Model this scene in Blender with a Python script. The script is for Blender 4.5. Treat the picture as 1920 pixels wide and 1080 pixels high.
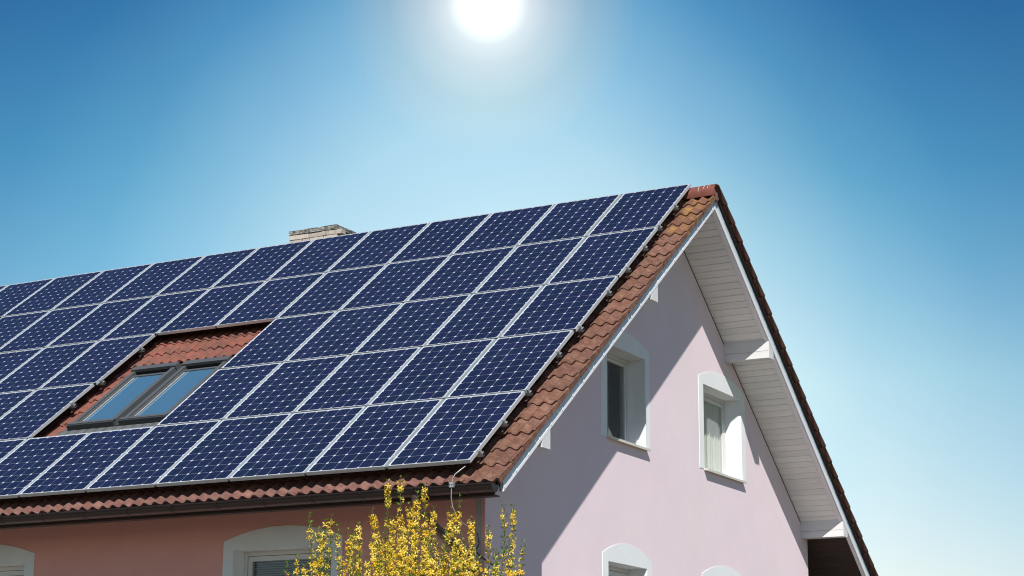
import bpy, bmesh, math, random
from mathutils import Vector, Matrix
random.seed(7)
S = bpy.context.scene
C = S.collection
for o in list(bpy.data.objects): bpy.data.objects.remove(o)

# ------------------------------------------------------------ camera
cam = bpy.data.cameras.new('camera'); co = bpy.data.objects.new('camera', cam); C.objects.link(co)
cam.sensor_width = 36.0; cam.lens = 36.0 * 3459.26 / 1920
cam.clip_start = 0.1; cam.clip_end = 5000
rt = Vector((0.87642, 0.48148, 0.0071)); fw = Vector((-0.46872, 0.84960, 0.24183)).normalized()
rt = (rt - fw * rt.dot(fw)).normalized(); up = rt.cross(fw)
co.matrix_world = Matrix(((rt.x, up.x, -fw.x, 9.267), (rt.y, up.y, -fw.y, -15.949), (rt.z, up.z, -fw.z, 1.598), (0, 0, 0, 1)))
S.camera = co
S.render.resolution_x = 1024; S.render.resolution_y = 576

# ------------------------------------------------------------ sky, sun
SUN = Vector((0.673, -1.087, 1.293)).normalized()          # towards the lamp that casts the shadows
GLOW = Vector((-0.458, 0.801, 0.387)).normalized()         # the bright disc seen in the sky
w = bpy.data.worlds.new('World'); S.world = w; w.use_nodes = True
nt = w.node_tree; nt.nodes.clear(); N = nt.nodes.new; L = nt.links.new
sky = N('ShaderNodeTexSky'); sky.sky_type = 'NISHITA'; sky.sun_disc = False
sky.sun_elevation = math.asin(SUN.z); sky.sun_rotation = math.atan2(SUN.x, SUN.y)
sky.air_density = 1.0; sky.dust_density = 0.3; sky.ozone_density = 2.5
tc = N('ShaderNodeTexCoord')
nrm = N('ShaderNodeVectorMath'); nrm.operation = 'NORMALIZE'; L(tc.outputs['Generated'], nrm.inputs[0])
sep = N('ShaderNodeSeparateXYZ'); L(nrm.outputs[0], sep.inputs[0])
def ramp(src, lo, hi, stops, interp='LINEAR'):
    mr = N('ShaderNodeMapRange'); mr.inputs[1].default_value = lo; mr.inputs[2].default_value = hi
    L(src, mr.inputs[0]); r = N('ShaderNodeValToRGB'); r.color_ramp.interpolation = interp
    e = r.color_ramp.elements
    while len(e) < len(stops): e.new(0.5)
    for k, (p, c) in enumerate(stops): e[k].position = p; e[k].color = (*c, 1)
    L(mr.outputs[0], r.inputs[0]); return r.outputs[0]
# deeper blue with height, pale towards the horizon
EV = 0.5; K = 2 ** EV
def sc(c, f): return tuple(v * f for v in c)
tint = ramp(sep.outputs['Z'], 0.0, 0.5, [(p, sc(c, 1 / 1.3)) for p, c in [(0.0, (1.28, 1.08, 1.04)), (0.18, (1.24, 1.12, 1.05)), (0.38, (1.06, 1.22, 1.07)), (0.484, (.68, 1.04, 1.02)), (0.60, (.37, .87, .955)), (0.77, (.19, .60, .85)), (1.0, (.26, .44, .74))]], 'LINEAR')
mul = N('ShaderNodeMix'); mul.data_type = 'RGBA'; mul.blend_type = 'MULTIPLY'; mul.inputs[0].default_value = 1
L(sky.outputs[0], mul.inputs[6]); L(tint, mul.inputs[7])
D = math.radians
def glow(centre, width, stops, strength):
    dt = N('ShaderNodeVectorMath'); dt.operation = 'DOT_PRODUCT'; L(nrm.outputs[0], dt.inputs[0]); dt.inputs[1].default_value = centre
    ac = N('ShaderNodeMath'); ac.operation = 'ARCCOSINE'; L(dt.outputs['Value'], ac.inputs[0])
    h = ramp(ac.outputs[0], 0.0, D(width), [(p, sc(c, 1 / 1.5)) for p, c in stops])
    b = N('ShaderNodeBackground'); b.inputs[1].default_value = strength * 1.5 / K; L(h, b.inputs[0]); return b
b1 = N('ShaderNodeBackground'); b1.inputs[1].default_value = 0.10 * 1.3 / K; L(mul.outputs[2], b1.inputs[0])
b2 = glow(GLOW, 16, [(0.0, (1.5, 1.5, 1.5)), (0.045, (1.5, 1.5, 1.5)), (0.060, (.80, .70, .52)), (0.080, (.55, .46, .32)), (0.12, (.35, .30, .20)), (0.19, (.15, .16, .11)), (0.29, (.03, .085, .11)), (0.42, (.008, .035, .06)), (0.65, (0, 0, 0))], 1)
HAZE = Vector((GLOW.x, GLOW.y, GLOW.z - .175)).normalized()
b3 = glow(HAZE, 18, [(0.0, (.44, .45, .34)), (0.16, (.42, .44, .335)), (0.34, (.34, .38, .30)), (0.5, (.165, .24, .225)), (0.66, (.045, .11, .125)), (0.83, (.006, .03, .045)), (1.0, (0, 0, 0))], 1)
LOW = (fw + rt * ((1250 - 960) / 3459.26) - up * ((1000 - 540) / 3459.26)).normalized()     # paler air low down, right of the glow
b4 = glow(LOW, 15, [(0.0, (.16, .10, .03)), (0.45, (.16, .09, .015)), (0.65, (.075, .06, .02)), (0.82, (.012, .012, .005)), (1.0, (0, 0, 0))], 1)
ad0 = N('ShaderNodeAddShader'); L(b1.outputs[0], ad0.inputs[0]); L(b2.outputs[0], ad0.inputs[1])
ad = N('ShaderNodeAddShader'); L(ad0.outputs[0], ad.inputs[0]); L(b3.outputs[0], ad.inputs[1])
ad9 = N('ShaderNodeAddShader'); L(ad.outputs[0], ad9.inputs[0]); L(b4.outputs[0], ad9.inputs[1])
wo = N('ShaderNodeOutputWorld'); L(ad9.outputs[0], wo.inputs[0])
sl = bpy.data.lights.new('sun', 'SUN'); sl.energy = 5.0; sl.angle = D(0.5); sl.color = (1, 0.965, 0.925)
so = bpy.data.objects.new('sun', sl); C.objects.link(so); so.rotation_euler = SUN.to_track_quat('Z', 'Y').to_euler(); so.location = (20, -30, 30)
S.view_settings.view_transform = 'Standard'; S.view_settings.look = 'None'
S.view_settings.exposure = EV; S.view_settings.gamma = 1.0; S.view_settings.use_curve_mapping = False
S.render.engine = 'CYCLES'; S.cycles.filter_width = 1.1

# ------------------------------------------------------------ materials
def mat(name, col, rough=0.6, metal=0.0, vary=0.0, scale=8.0, bump=0.0, bscale=60.0, col2=None, c2lo=.5, c2hi=.62, c2scale=5, coat=0.0, rnd=0.0, ior=None, stretch=None, detail=6, speck=None):
    col = tuple(v * .85 for v in col); col2 = tuple(v * .85 for v in col2) if col2 is not None else None
    m = bpy.data.materials.new(name); m.use_nodes = True; t = m.node_tree; P = t.nodes['Principled BSDF']
    P.inputs['Roughness'].default_value = rough; P.inputs['Metallic'].default_value = metal
    P.inputs['Base Color'].default_value = (*col, 1)
    if coat: P.inputs['Coat Weight'].default_value = coat; P.inputs['Coat Roughness'].default_value = 0.03
    if ior: P.inputs['IOR'].default_value = ior
    g = t.nodes.new('ShaderNodeNewGeometry'); vec = g.outputs['Position']
    if stretch:
        mp = t.nodes.new('ShaderNodeMapping'); mp.inputs['Scale'].default_value = stretch; t.links.new(vec, mp.inputs[0]); vec = mp.outputs[0]
    cur = None
    def noise(sc, det=detail, rg=.6):
        n = t.nodes.new('ShaderNodeTexNoise'); n.inputs['Scale'].default_value = sc; n.inputs['Detail'].default_value = det
        n.inputs['Roughness'].default_value = rg; t.links.new(vec, n.inputs['Vector']); return n.outputs['Fac']
    def mrange(s, a, b, c, d):
        q = t.nodes.new('ShaderNodeMapRange'); t.links.new(s, q.inputs[0])
        for k, v in zip((1, 2, 3, 4), (a, b, c, d)): q.inputs[k].default_value = v
        return q.outputs[0]
    def mix(kind, f, a, b):
        x = t.nodes.new('ShaderNodeMix'); x.data_type = 'RGBA'; x.blend_type = kind
        for sck, v in ((0, f), (6, a), (7, b)):
            if isinstance(v, (int, float)): x.inputs[sck].default_value = v
            elif isinstance(v, tuple): x.inputs[sck].default_value = (*v, 1)
            else: t.links.new(v, x.inputs[sck])
        return x.outputs[2]
    cur = col
    if col2 is not None: cur = mix('MIX', mrange(noise(c2scale), c2lo, c2hi, 0, 1), cur, col2)
    if vary:
        v = mrange(noise(scale), .3, .7, 1 - vary, 1 + vary)
        h = t.nodes.new('ShaderNodeHueSaturation'); t.links.new(v, h.inputs['Value'])
        if isinstance(cur, tuple): h.inputs['Color'].default_value = (*cur, 1)
        else: t.links.new(cur, h.inputs['Color'])
        cur = h.outputs[0]
    if rnd:
        oi = t.nodes.new('ShaderNodeObjectInfo')
        h = t.nodes.new('ShaderNodeHueSaturation'); t.links.new(mrange(oi.outputs['Random'], 0, 1, 1 - rnd, 1 + rnd), h.inputs['Value'])
        if isinstance(cur, tuple): h.inputs['Color'].default_value = (*cur, 1)
        else: t.links.new(cur, h.inputs['Color'])
        cur = h.outputs[0]
    if speck is not None:
        cur = mix('MIX', mrange(noise(speck[0], 2, .5), speck[1], speck[1] + .05, 0, speck[3] if len(speck) > 3 else 1), cur, speck[2])
    if not isinstance(cur, tuple): t.links.new(cur, P.inputs['Base Color'])
    if bump:
        b = t.nodes.new('ShaderNodeBump'); b.inputs['Strength'].default_value = bump; b.inputs['Distance'].default_value = 0.01
        t.links.new(noise(bscale), b.inputs['Height']); t.links.new(b.outputs[0], P.inputs['Normal'])
    m['cur'] = 0
    return m
M = {}
M['plaster'] = mat('lilac_render_plaster', (.785, .655, .700), .9, vary=.03, scale=1.3, bump=.25, bscale=120, col2=(.77, .66, .68), c2lo=.42, c2hi=.7, c2scale=.7)
M['plaster_front'] = mat('salmon_render_plaster', (.76, .385, .335), .9, vary=.04, scale=2, bump=.25, bscale=120)
M['white_band'] = mat('white_masonry_paint', (.76, .79, .785), .8, vary=.03, scale=4, bump=.15, bscale=90)
M['white_wood'] = mat('white_painted_wood', (.66, .66, .65), .5, vary=.05, scale=3, stretch=(.5, 6, 6), bump=.1, bscale=30)
M['soffit'] = mat('aged_white_soffit_paint', (.80, .795, .765), .6, vary=.06, scale=3, stretch=(.6, 5, 5), bump=.1, bscale=30, rnd=.045, speck=(38, .72, (.25, .23, .20), .5))
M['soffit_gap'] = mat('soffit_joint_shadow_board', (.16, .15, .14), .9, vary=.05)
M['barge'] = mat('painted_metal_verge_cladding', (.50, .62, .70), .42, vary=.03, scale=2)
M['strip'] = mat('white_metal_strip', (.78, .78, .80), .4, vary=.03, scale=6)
M['tile'] = mat('weathered_brown_roof_tile', (.138, .056, .034), .88, vary=.24, scale=14, bump=1.0, bscale=150, col2=(.200, .100, .064), c2lo=.42, c2hi=.62, c2scale=11, rnd=.13, speck=(95, .69, (.46, .40, .36), .8))
M['tile_flap'] = M['tile']
M['tile_lichen'] = mat('lichen_covered_roof_tile', (.142, .060, .036), .9, vary=.2, scale=14, bump=.9, bscale=170, col2=(.27, .145, .032), c2lo=.47, c2hi=.66, c2scale=5.5, rnd=.1, speck=(95, .70, (.44, .38, .34), .7))
M['tile_eave'] = mat('pinkish_brown_eave_tile', (.140, .056, .041), .85, vary=.16, scale=14, bump=.6, bscale=170, col2=(.195, .095, .072), c2lo=.42, c2hi=.62, c2scale=9, rnd=.13, speck=(95, .72, (.48, .42, .38), .7))
M['tile_red'] = mat('sheltered_red_roof_tile', (.205, .064, .041), .85, vary=.2, scale=12, bump=.8, bscale=150, col2=(.15, .060, .042), c2lo=.45, c2hi=.6, c2scale=7, rnd=.16)
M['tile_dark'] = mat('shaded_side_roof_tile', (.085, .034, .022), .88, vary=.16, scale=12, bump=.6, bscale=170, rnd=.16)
M['ridge'] = mat('red_ridge_tile', (.170, .046, .028), .75, vary=.3, scale=8, bump=.3, bscale=90, speck=(30, .74, (.55, .50, .46), .6))
M['ridge_cap'] = mat('dull_brown_ridge_end', (.16, .095, .085), .8, vary=.15, scale=12, bump=.3)
M['streak'] = mat('whitish_streak', (.50, .44, .40), .8)
M['alu'] = mat('anodised_aluminium', (.74, .78, .78), .38, metal=.55, vary=.03, scale=3)
M['alu_rail'] = mat('mill_aluminium_rail', (.55, .58, .58), .4, metal=.7, vary=.08, scale=9)
M['backsheet'] = mat('white_backsheet_under_glass', (.56, .61, .68), .25, coat=.6, vary=.02)
M['bolt'] = mat('steel_bolt', (.5, .5, .46), .35, metal=.8, vary=.1, scale=30)
M['joint'] = mat('dull_grey_joint_strip', (.20, .235, .24), .5, metal=.2, vary=.08)
M['clay'] = mat('rusty_brown_hook', (.055, .035, .028), .7, vary=.2)
M['brown_metal'] = mat('dark_brown_coated_metal', (.013, .0065, .005), .42, vary=.12, scale=4)
M['pipe'] = mat('brown_downpipe', (.060, .032, .026), .4, vary=.1)
M['brown_wood'] = mat('dark_brown_stained_wood', (.030, .014, .008), .65, vary=.2, scale=5, stretch=(.5, 6, 6), rnd=.12, bump=.2)
M['window_grey'] = mat('dark_grey_roof_window_cladding', (.045, .050, .052), .38, vary=.06, scale=6, metal=.2)
M['window_grey_light'] = mat('grey_roof_window_frame', (.095, .102, .105), .42, vary=.06, scale=6, metal=.2)
M['lead'] = mat('grey_pleated_flashing', (.085, .090, .092), .6, vary=.14, scale=14, bump=.3)
M['pvc'] = mat('white_window_frame', (.62, .62, .60), .4, vary=.02)
M['seal'] = mat('black_rubber_and_gap_shade', (.01, .01, .01), .6, vary=.05)  # rubber seals, plus shade fill in panel gaps and under backsheets
M['curtain'] = mat('cream_curtain', (.66, .64, .56), .9, vary=.06, scale=7, stretch=(1, 6, .3))
M['curtain_mid'] = mat('grey_beige_curtain', (.42, .42, .38), .9, vary=.06, scale=7, stretch=(1, 6, .3))
M['curtain_dark'] = mat('grey_curtain', (.035, .065, .10), .9, vary=.08, scale=7, stretch=(1, 6, .3))
M['blind'] = mat('grey_blind_slat', (.22, .27, .31), .5, vary=.04)
M['blind_edge'] = mat('cream_blind_edge', (.27, .26, .21), .7, vary=.25, scale=18)
M['blind_cream'] = mat('cream_roller_blind', (.50, .48, .38), .8, vary=.04)
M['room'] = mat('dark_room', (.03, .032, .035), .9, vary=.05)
M['sill'] = mat('pale_sill', (.60, .58, .50), .5, vary=.06, scale=9)
M['concrete'] = mat('grimy_concrete_cap', (.30, .29, .26), .95, vary=.30, scale=22, bump=.8, bscale=90, col2=(.09, .09, .08), c2lo=.43, c2hi=.60, c2scale=14)
M['brick'] = mat('pale_chimney_brick', (.46, .41, .35), .92, vary=.14, scale=16, bump=.7, bscale=110, rnd=.16, col2=(.26, .23, .19), c2lo=.56, c2hi=.7, c2scale=9)
M['mortar'] = mat('dark_mortar', (.12, .11, .10), .95, vary=.2, scale=20, bump=.5)
M['wire'] = mat('galvanised_wire', (.36, .36, .34), .45, metal=.5, vary=.05)
M['black_wire'] = mat('black_cable', (.012, .012, .012), .5)
M['pale_strip'] = mat('pale_blue_grey_strip', (.36, .42, .42), .6, vary=.03)
M['grass'] = mat('lawn', (.055, .090, .025), .95, vary=.25, scale=3, bump=.6, bscale=40, col2=(.08, .095, .035), c2lo=.4, c2hi=.6, c2scale=.6)
M['bounce_gravel'] = mat('bounce_sheet_gravel', (.165, .140, .115), .95, vary=.2, scale=9, bump=.7, bscale=60)
M['paving'] = mat('grey_paving', (.30, .29, .27), .9, vary=.12, scale=6, bump=.4, bscale=70)
M['leaf'] = mat('young_green_leaf', (.20, .36, .035), .5, vary=.25, scale=25, col2=(.32, .42, .05), c2lo=.45, c2hi=.6, c2scale=12)
M['petal'] = mat('yellow_petal', (.98, .64, .030), .5, vary=.12, scale=30, col2=(1.0, .80, .14), c2lo=.42, c2hi=.6, c2scale=14)
M['bark'] = mat('brown_twig_bark', (.13, .065, .032), .8, vary=.2, scale=30)
for k in ('leaf', 'petal'):
    P = M[k].node_tree.nodes['Principled BSDF']; P.inputs['Subsurface Weight'].default_value = 0.0
    t = M[k].node_tree; tr = t.nodes.new('ShaderNodeBsdfTranslucent'); mx = t.nodes.new('ShaderNodeMixShader'); mx.inputs[0].default_value = .35
    src = P.inputs['Base Color'].links[0].from_socket; t.links.new(src, tr.inputs['Color'])
    out = t.nodes['Material Output']; t.links.new(P.outputs[0], mx.inputs[1]); t.links.new(tr.outputs[0], mx.inputs[2]); t.links.new(mx.outputs[0], out.inputs[0])

def cell_mat():
    m = bpy.data.materials.new('blue_silicon_under_glass'); m.use_nodes = True; t = m.node_tree; P = t.nodes['Principled BSDF']
    n = t.nodes.new; l = t.links.new
    oi = n('ShaderNodeObjectInfo'); g = n('ShaderNodeNewGeometry'); tx = n('ShaderNodeTexCoord')
    sp = n('ShaderNodeSeparateXYZ'); l(tx.outputs['Object'], sp.inputs[0])
    # thin silver busbars running up the cell
    a = n('ShaderNodeMath'); a.operation = 'ABSOLUTE'; l(sp.outputs['X'], a.inputs[0])
    b = n('ShaderNodeMath'); b.operation = 'SUBTRACT'; l(a.outputs[0], b.inputs[0]); b.inputs[1].default_value = .039
    c = n('ShaderNodeMath'); c.operation = 'ABSOLUTE'; l(b.outputs[0], c.inputs[0])
    d = n('ShaderNodeMath'); d.operation = 'LESS_THAN'; l(c.outputs[0], d.inputs[0]); d.inputs[1].default_value = .0008
    ns = n('ShaderNodeTexNoise'); ns.inputs['Scale'].default_value = 1.1; ns.inputs['Detail'].default_value = 3; l(g.outputs['Position'], ns.inputs[0])
    mr = n('ShaderNodeMapRange'); l(ns.outputs[0], mr.inputs[0]); mr.inputs[1].default_value = .3; mr.inputs[2].default_value = .7; mr.inputs[3].default_value = .86; mr.inputs[4].default_value = 1.14
    m2 = n('ShaderNodeMapRange'); l(oi.outputs['Random'], m2.inputs[0]); m2.inputs[3].default_value = .86; m2.inputs[4].default_value = 1.14
    pm = n('ShaderNodeMath'); pm.operation = 'MULTIPLY'; l(mr.outputs[0], pm.inputs[0]); l(m2.outputs[0], pm.inputs[1])
    h2 = n('ShaderNodeMath'); h2.operation = 'MULTIPLY_ADD'; l(oi.outputs['Random'], h2.inputs[0]); h2.inputs[1].default_value = .03; h2.inputs[2].default_value = .485
    hs = n('ShaderNodeHueSaturation'); hs.inputs['Color'].default_value = (.0078, .0112, .031, 1); l(pm.outputs[0], hs.inputs['Value']); l(h2.outputs[0], hs.inputs['Hue'])
    mx = n('ShaderNodeMix'); mx.data_type = 'RGBA'; l(d.outputs[0], mx.inputs[0]); l(hs.outputs[0], mx.inputs[6]); mx.inputs[7].default_value = (.035, .045, .085, 1)
    l(mx.outputs[2], P.inputs['Base Color']); P.inputs['Roughness'].default_value = .3
    P.inputs['Coat Weight'].default_value = .55; P.inputs['Coat Roughness'].default_value = .06; P.inputs['Specular IOR Level'].default_value = .3
    return m
M['cell'] = cell_mat()
def glass_mat(name, tint, gl=.12, ior=1.9, body=(.02, .03, .04), bodyw=0.0):
    m = bpy.data.materials.new(name); m.use_nodes = True; t = m.node_tree; t.nodes.clear(); n = t.nodes.new; l = t.links.new
    fr = n('ShaderNodeFresnel'); gb = n('ShaderNodeNewGeometry'); mi = n('ShaderNodeMapRange'); l(gb.outputs['Backfacing'], mi.inputs[0])
    mi.inputs[3].default_value = ior; mi.inputs[4].default_value = 1 / ior; l(mi.outputs[0], fr.inputs[0])
    tr = n('ShaderNodeBsdfTransparent'); tr.inputs[0].default_value = (*tint, 1)
    gs = n('ShaderNodeBsdfGlossy'); gs.inputs['Roughness'].default_value = .015; gs.inputs[0].default_value = (.92, .96, 1, 1)
    nz = n('ShaderNodeTexNoise'); nz.inputs['Scale'].default_value = 1.5; g = n('ShaderNodeNewGeometry'); l(g.outputs['Position'], nz.inputs[0])
    bp = n('ShaderNodeBump'); bp.inputs['Strength'].default_value = .05; bp.inputs['Distance'].default_value = .01; l(nz.outputs[0], bp.inputs['Height']); l(bp.outputs[0], gs.inputs['Normal'])
    mx = n('ShaderNodeMixShader'); l(fr.outputs[0], mx.inputs[0])
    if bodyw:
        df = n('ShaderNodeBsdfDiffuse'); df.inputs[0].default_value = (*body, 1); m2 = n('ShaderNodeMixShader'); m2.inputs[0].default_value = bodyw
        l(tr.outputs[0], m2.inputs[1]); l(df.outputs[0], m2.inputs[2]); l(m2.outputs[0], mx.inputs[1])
    else: l(tr.outputs[0], mx.inputs[1])
    l(gs.outputs[0], mx.inputs[2]); o = n('ShaderNodeOutputMaterial'); l(mx.outputs[0], o.inputs[0]); return m
M['glass'] = glass_mat('window_glass', (.90, .92, .90), ior=1.42)
M['roof_glass'] = glass_mat('sky_coloured_roof_glass', (.5, .6, .65), ior=2.6, body=(.055, .14, .22), bodyw=.85)  # blue diffuse body carries much of the sky reflection as colour

# ------------------------------------------------------------ helpers
class MB:
    def __init__(s): s.v = []; s.f = []; s.m = []; s.mats = []; s.sm = []
    def mi(s, m):
        if m not in s.mats: s.mats.append(m)
        return s.mats.index(m)
    def add(s, vs, fs, m, smooth=False):
        b = len(s.v); s.v += [tuple(v) for v in vs]; k = s.mi(m)
        for f in fs: s.f.append([b + i for i in f]); s.m.append(k); s.sm.append(smooth)
    def box(s, a, b, m, fn=None):
        (x0, y0, z0), (x1, y1, z1) = a, b
        vs = [(x, y, z) for z in (z0, z1) for y in (y0, y1) for x in (x0, x1)]
        if fn: vs = [fn(*v) for v in vs]
        s.add(vs, [(0, 2, 3, 1), (4, 5, 7, 6), (0, 1, 5, 4), (2, 6, 7, 3), (0, 4, 6, 2), (1, 3, 7, 5)], m)
    def tube(s, pts, r, m, n=8, cap=True):
        rs = r if isinstance(r, (list, tuple)) else [r] * len(pts); pts = [Vector(p) for p in pts]; vs = []
        ref = None
        for i, p in enumerate(pts):
            d = (pts[min(i + 1, len(pts) - 1)] - pts[max(i - 1, 0)]).normalized()
            if ref is None: ref = d.orthogonal()
            u = (ref - d * ref.dot(d)).normalized(); ref = u; q = d.cross(u)
            for k in range(n):
                a = 2 * math.pi * k / n; vs.append(p + (u * math.cos(a) + q * math.sin(a)) * rs[i])
        fs = [(i * n + k, i * n + (k + 1) % n, (i + 1) * n + (k + 1) % n, (i + 1) * n + k) for i in range(len(pts) - 1) for k in range(n)]
        s.add(vs, fs, m, True)
        if cap: s.add(vs[:n], [tuple(range(n))[::-1]], m); s.add(vs[-n:], [tuple(range(n))], m)
    def sweep(s, prof, x0, x1, m, fn=None, smooth=False, closed=False):   # profile in (y,z), extruded along x
        n = len(prof); vs = [(x, y, z) for x in (x0, x1) for (y, z) in prof]
        if fn: vs = [fn(*v) for v in vs]
        R = range(n if closed else n - 1)
        s.add(vs, [(k, (k + 1) % n, n + (k + 1) % n, n + k) for k in R], m, smooth)
        if closed: s.add(vs, [tuple(range(n))[::-1], tuple(range(n, 2 * n))], m)
    def mesh(s, name):
        me = bpy.data.meshes.new(name); me.from_pydata(s.v, [], s.f)
        for m in s.mats: me.materials.append(m)
        me.polygons.foreach_set('material_index', s.m); me.polygons.foreach_set('use_smooth', s.sm)
        bm = bmesh.new(); bm.from_mesh(me); bmesh.ops.recalc_face_normals(bm, faces=bm.faces); bm.to_mesh(me); bm.free()
        me.update(); return me
    def build(s, name, parent=None, **k): return link(name, s.mesh(name), parent, **k)
def link(name, data, parent=None, loc=None, rot=None, scale=None, label=None, cat=None, group=None, kind=None):
    o = bpy.data.objects.new(name, data); C.objects.link(o)
    if parent: o.parent = parent
    if loc is not None: o.location = loc
    if rot is not None: o.rotation_euler = rot
    if scale is not None: o.scale = scale
    for k, v in (('label', label), ('category', cat), ('group', group), ('kind', kind)):
        if v: o[k] = v
    return o
def thing(name, label, cat, loc=(0, 0, 0), rot=(0, 0, 0), group=None):
    return link(name, None, None, loc, rot, label=label, cat=cat, group=group)
def holed(outer, holes, axes, at, thick):
    """flat plate with holes: outline points (a,b); axes maps (a,b,c)->xyz; from c=at to c=at-thick"""
    bm = bmesh.new(); es = []
    for loop in [outer] + holes:
        vs = [bm.verts.new(axes(a, b, at)) for a, b in loop]
        es += [bm.edges.new((vs[i], vs[(i + 1) % len(vs)])) for i in range(len(vs))]
    bmesh.ops.triangle_fill(bm, use_beauty=True, use_dissolve=False, edges=es)
    r = bmesh.ops.extrude_face_region(bm, geom=bm.faces[:])
    d = Vector(axes(0, 0, at - thick)) - Vector(axes(0, 0, at))
    bmesh.ops.translate(bm, vec=d, verts=[g for g in r['geom'] if isinstance(g, bmesh.types.BMVert)])
    bmesh.ops.recalc_face_normals(bm, faces=bm.faces)
    vs = [v.co.copy() for v in bm.verts]; bm.verts.index_update(); fs = [[v.index for v in f.verts] for f in bm.faces]; bm.free()
    return vs, fs

# ------------------------------------------------------------ the place's measures (metres)
TH = D(38.008); c_, s_ = math.cos(TH), math.sin(TH); H0 = 4.41
TR = D(37.2); cR, sR = math.cos(TR), math.sin(TR)
def LR(x, v, h): return (x, v * c_ - h * s_, H0 + v * s_ + h * c_)          # front slope: v up the slope, h off the panel plane
YR, ZR = 5.83, 8.775
def RR(x, w, h): return (x, YR + w * cR + h * sR, ZR - w * sR + h * cR)     # rear slope: w down from the ridge
XW, YF, YB, XL = -.37, .97, 10.87, -15.0                                    # gable wall, front wall, rear wall, far gable
XV = .335

# ------------------------------------------------------------ ground
mb = MB(); mb.add([(-900, -900, 0), (900, -900, 0), (900, 900, 0), (-900, 900, 0)], [(0, 1, 2, 3)], M['grass']); mb.build('ground', kind='structure')
mb = MB(); mb.add([(-19, -21, .004), (17, -21, .004), (17, 17, .004), (-19, 17, .004)], [(0, 1, 2, 3)], M['bounce_gravel']); mb.build('bounce_gravel_sheet', kind='structure')  # unseen gravel sheet added to bounce sunlight up to the soffits
mb = MB()
mb.box((-15.9, -.03, .008), (.9, .93, .05), M['paving']); mb.box((-.33, .94, .004), (.9, 11.8, .05), M['paving']); mb.build('pavement', kind='structure')

# ------------------------------------------------------------ the house
house = thing('house', 'lilac rendered gabled house with brown tiled roof carrying the blue solar panels', 'house', (-7.5, 5.9, 0))
HO = Vector((-7.5, 5.9, 0))
def hpart(name, mb, parent=house, **k):
    o = mb.build(name, parent, **k)
    if parent is house: o.location = -HO
    return o
def arch(y0, y1, z0, zs, rise, n=14):
    pts = [(y0, z0), (y1, z0)]
    half = (y1 - y0) / 2; r = (half * half + rise * rise) / (2 * rise); cy = (y0 + y1) / 2; cz = zs + rise - r; a = math.asin(half / r)
    for k in range(n + 1):
        t = a - 2 * a * k / n; pts.append((cy + r * math.sin(t), cz + r * math.cos(t)))
    return pts
gy = lambda a, b, c: (c, a, b)            # gable plane: (y, z, x)
fx = lambda a, b, c: (a, c, b)            # front plane: (x, z, y)
# windows: name -> opening (a0,a1,z0,z1), band (a0,a1,zs,rise)
GW = {'A': ((3.915, 5.03, 5.262, 6.41), (3.755, 5.162, 6.50, .155)),
      'B': ((6.912, 8.268, 5.262, 6.425), (6.755, 8.415, 6.515, .155)),
      'C': ((3.930, 5.03, 2.45, 3.761), (3.775, 5.174, 3.851, .158)),
      'D': ((6.912, 8.268, 2.45, 3.761), (6.765, 8.415, 3.851, .158))}
FW = {'E': ((-3.65, -2.31, 2.2, 3.751), (-3.793, -2.17, 3.854, .145)),
      'F': ((-8.15, -6.797, 2.2, 3.723), (-8.29, -6.647, 3.846, .145))}
def zsoffit(y): return 8.525 - (.7813 * (YR - y) if y < YR else .757 * (y - YR))
e = .01
def hole(o): return [(o[0] - e, o[2] - e), (o[1] + e, o[2] - e), (o[1] + e, o[3] + e), (o[0] - e, o[3] + e)]
zt = lambda y: zsoffit(y) + .0
mb = MB(); vs, fs = holed([(YF, 0), (YB, 0), (YB, zt(YB)), (YR, zt(YR)), (YF, zt(YF))], [hole(v[0]) for v in GW.values()], gy, XW, .36)
mb.add(vs, fs, M['plaster']); hpart('gable_wall', mb)
mb = MB(); vs, fs = holed([(XL, 0), (XW - .362, 0), (XW - .362, zt(YF)), (XL, zt(YF))], [hole(v[0]) for v in FW.values()], fx, YF, -.36)
mb.add(vs, fs, M['plaster_front'])
mb.box((XW - .361, YF - .004, 0), (XW - .052, YF, zt(YF)), M['plaster_front']); mb.box((XW - .046, YF - .004, 0), (XW - .001, YF, zt(YF)), M['plaster_front'])
hpart('front_wall', mb, label='salmon tinted front wall under the eaves')
mb = MB(); mb.box((XL, YB - .36, 0), (XW - .362, YB, 4.5), M['plaster'])
mb.add(*holed([(YF + .362, 0), (YB - .362, 0), (YB - .362, zt(YB)), (YR, zt(YR)), (YF + .362, zt(YF))], [], gy, XL + .36, .36), M['plaster']); hpart('rear_wall', mb)
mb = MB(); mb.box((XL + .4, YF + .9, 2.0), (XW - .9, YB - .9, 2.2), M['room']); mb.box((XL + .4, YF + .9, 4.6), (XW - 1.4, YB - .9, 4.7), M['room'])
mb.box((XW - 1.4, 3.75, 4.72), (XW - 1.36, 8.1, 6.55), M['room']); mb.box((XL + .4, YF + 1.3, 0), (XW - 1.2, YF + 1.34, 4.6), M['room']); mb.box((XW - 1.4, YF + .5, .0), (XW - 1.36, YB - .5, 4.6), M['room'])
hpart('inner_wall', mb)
mb = MB(); mb.box((XW - .052, YF - .010, .1), (XW - .0465, YF - .002, 4.65), M['pale_strip']); mb.box((XW - .098, YF - .012, .1), (XW - .052, YF - .004, 4.65), M['pale_strip']); hpart('corner_strip', mb, label='narrow pale strip beside the house corner')

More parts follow.
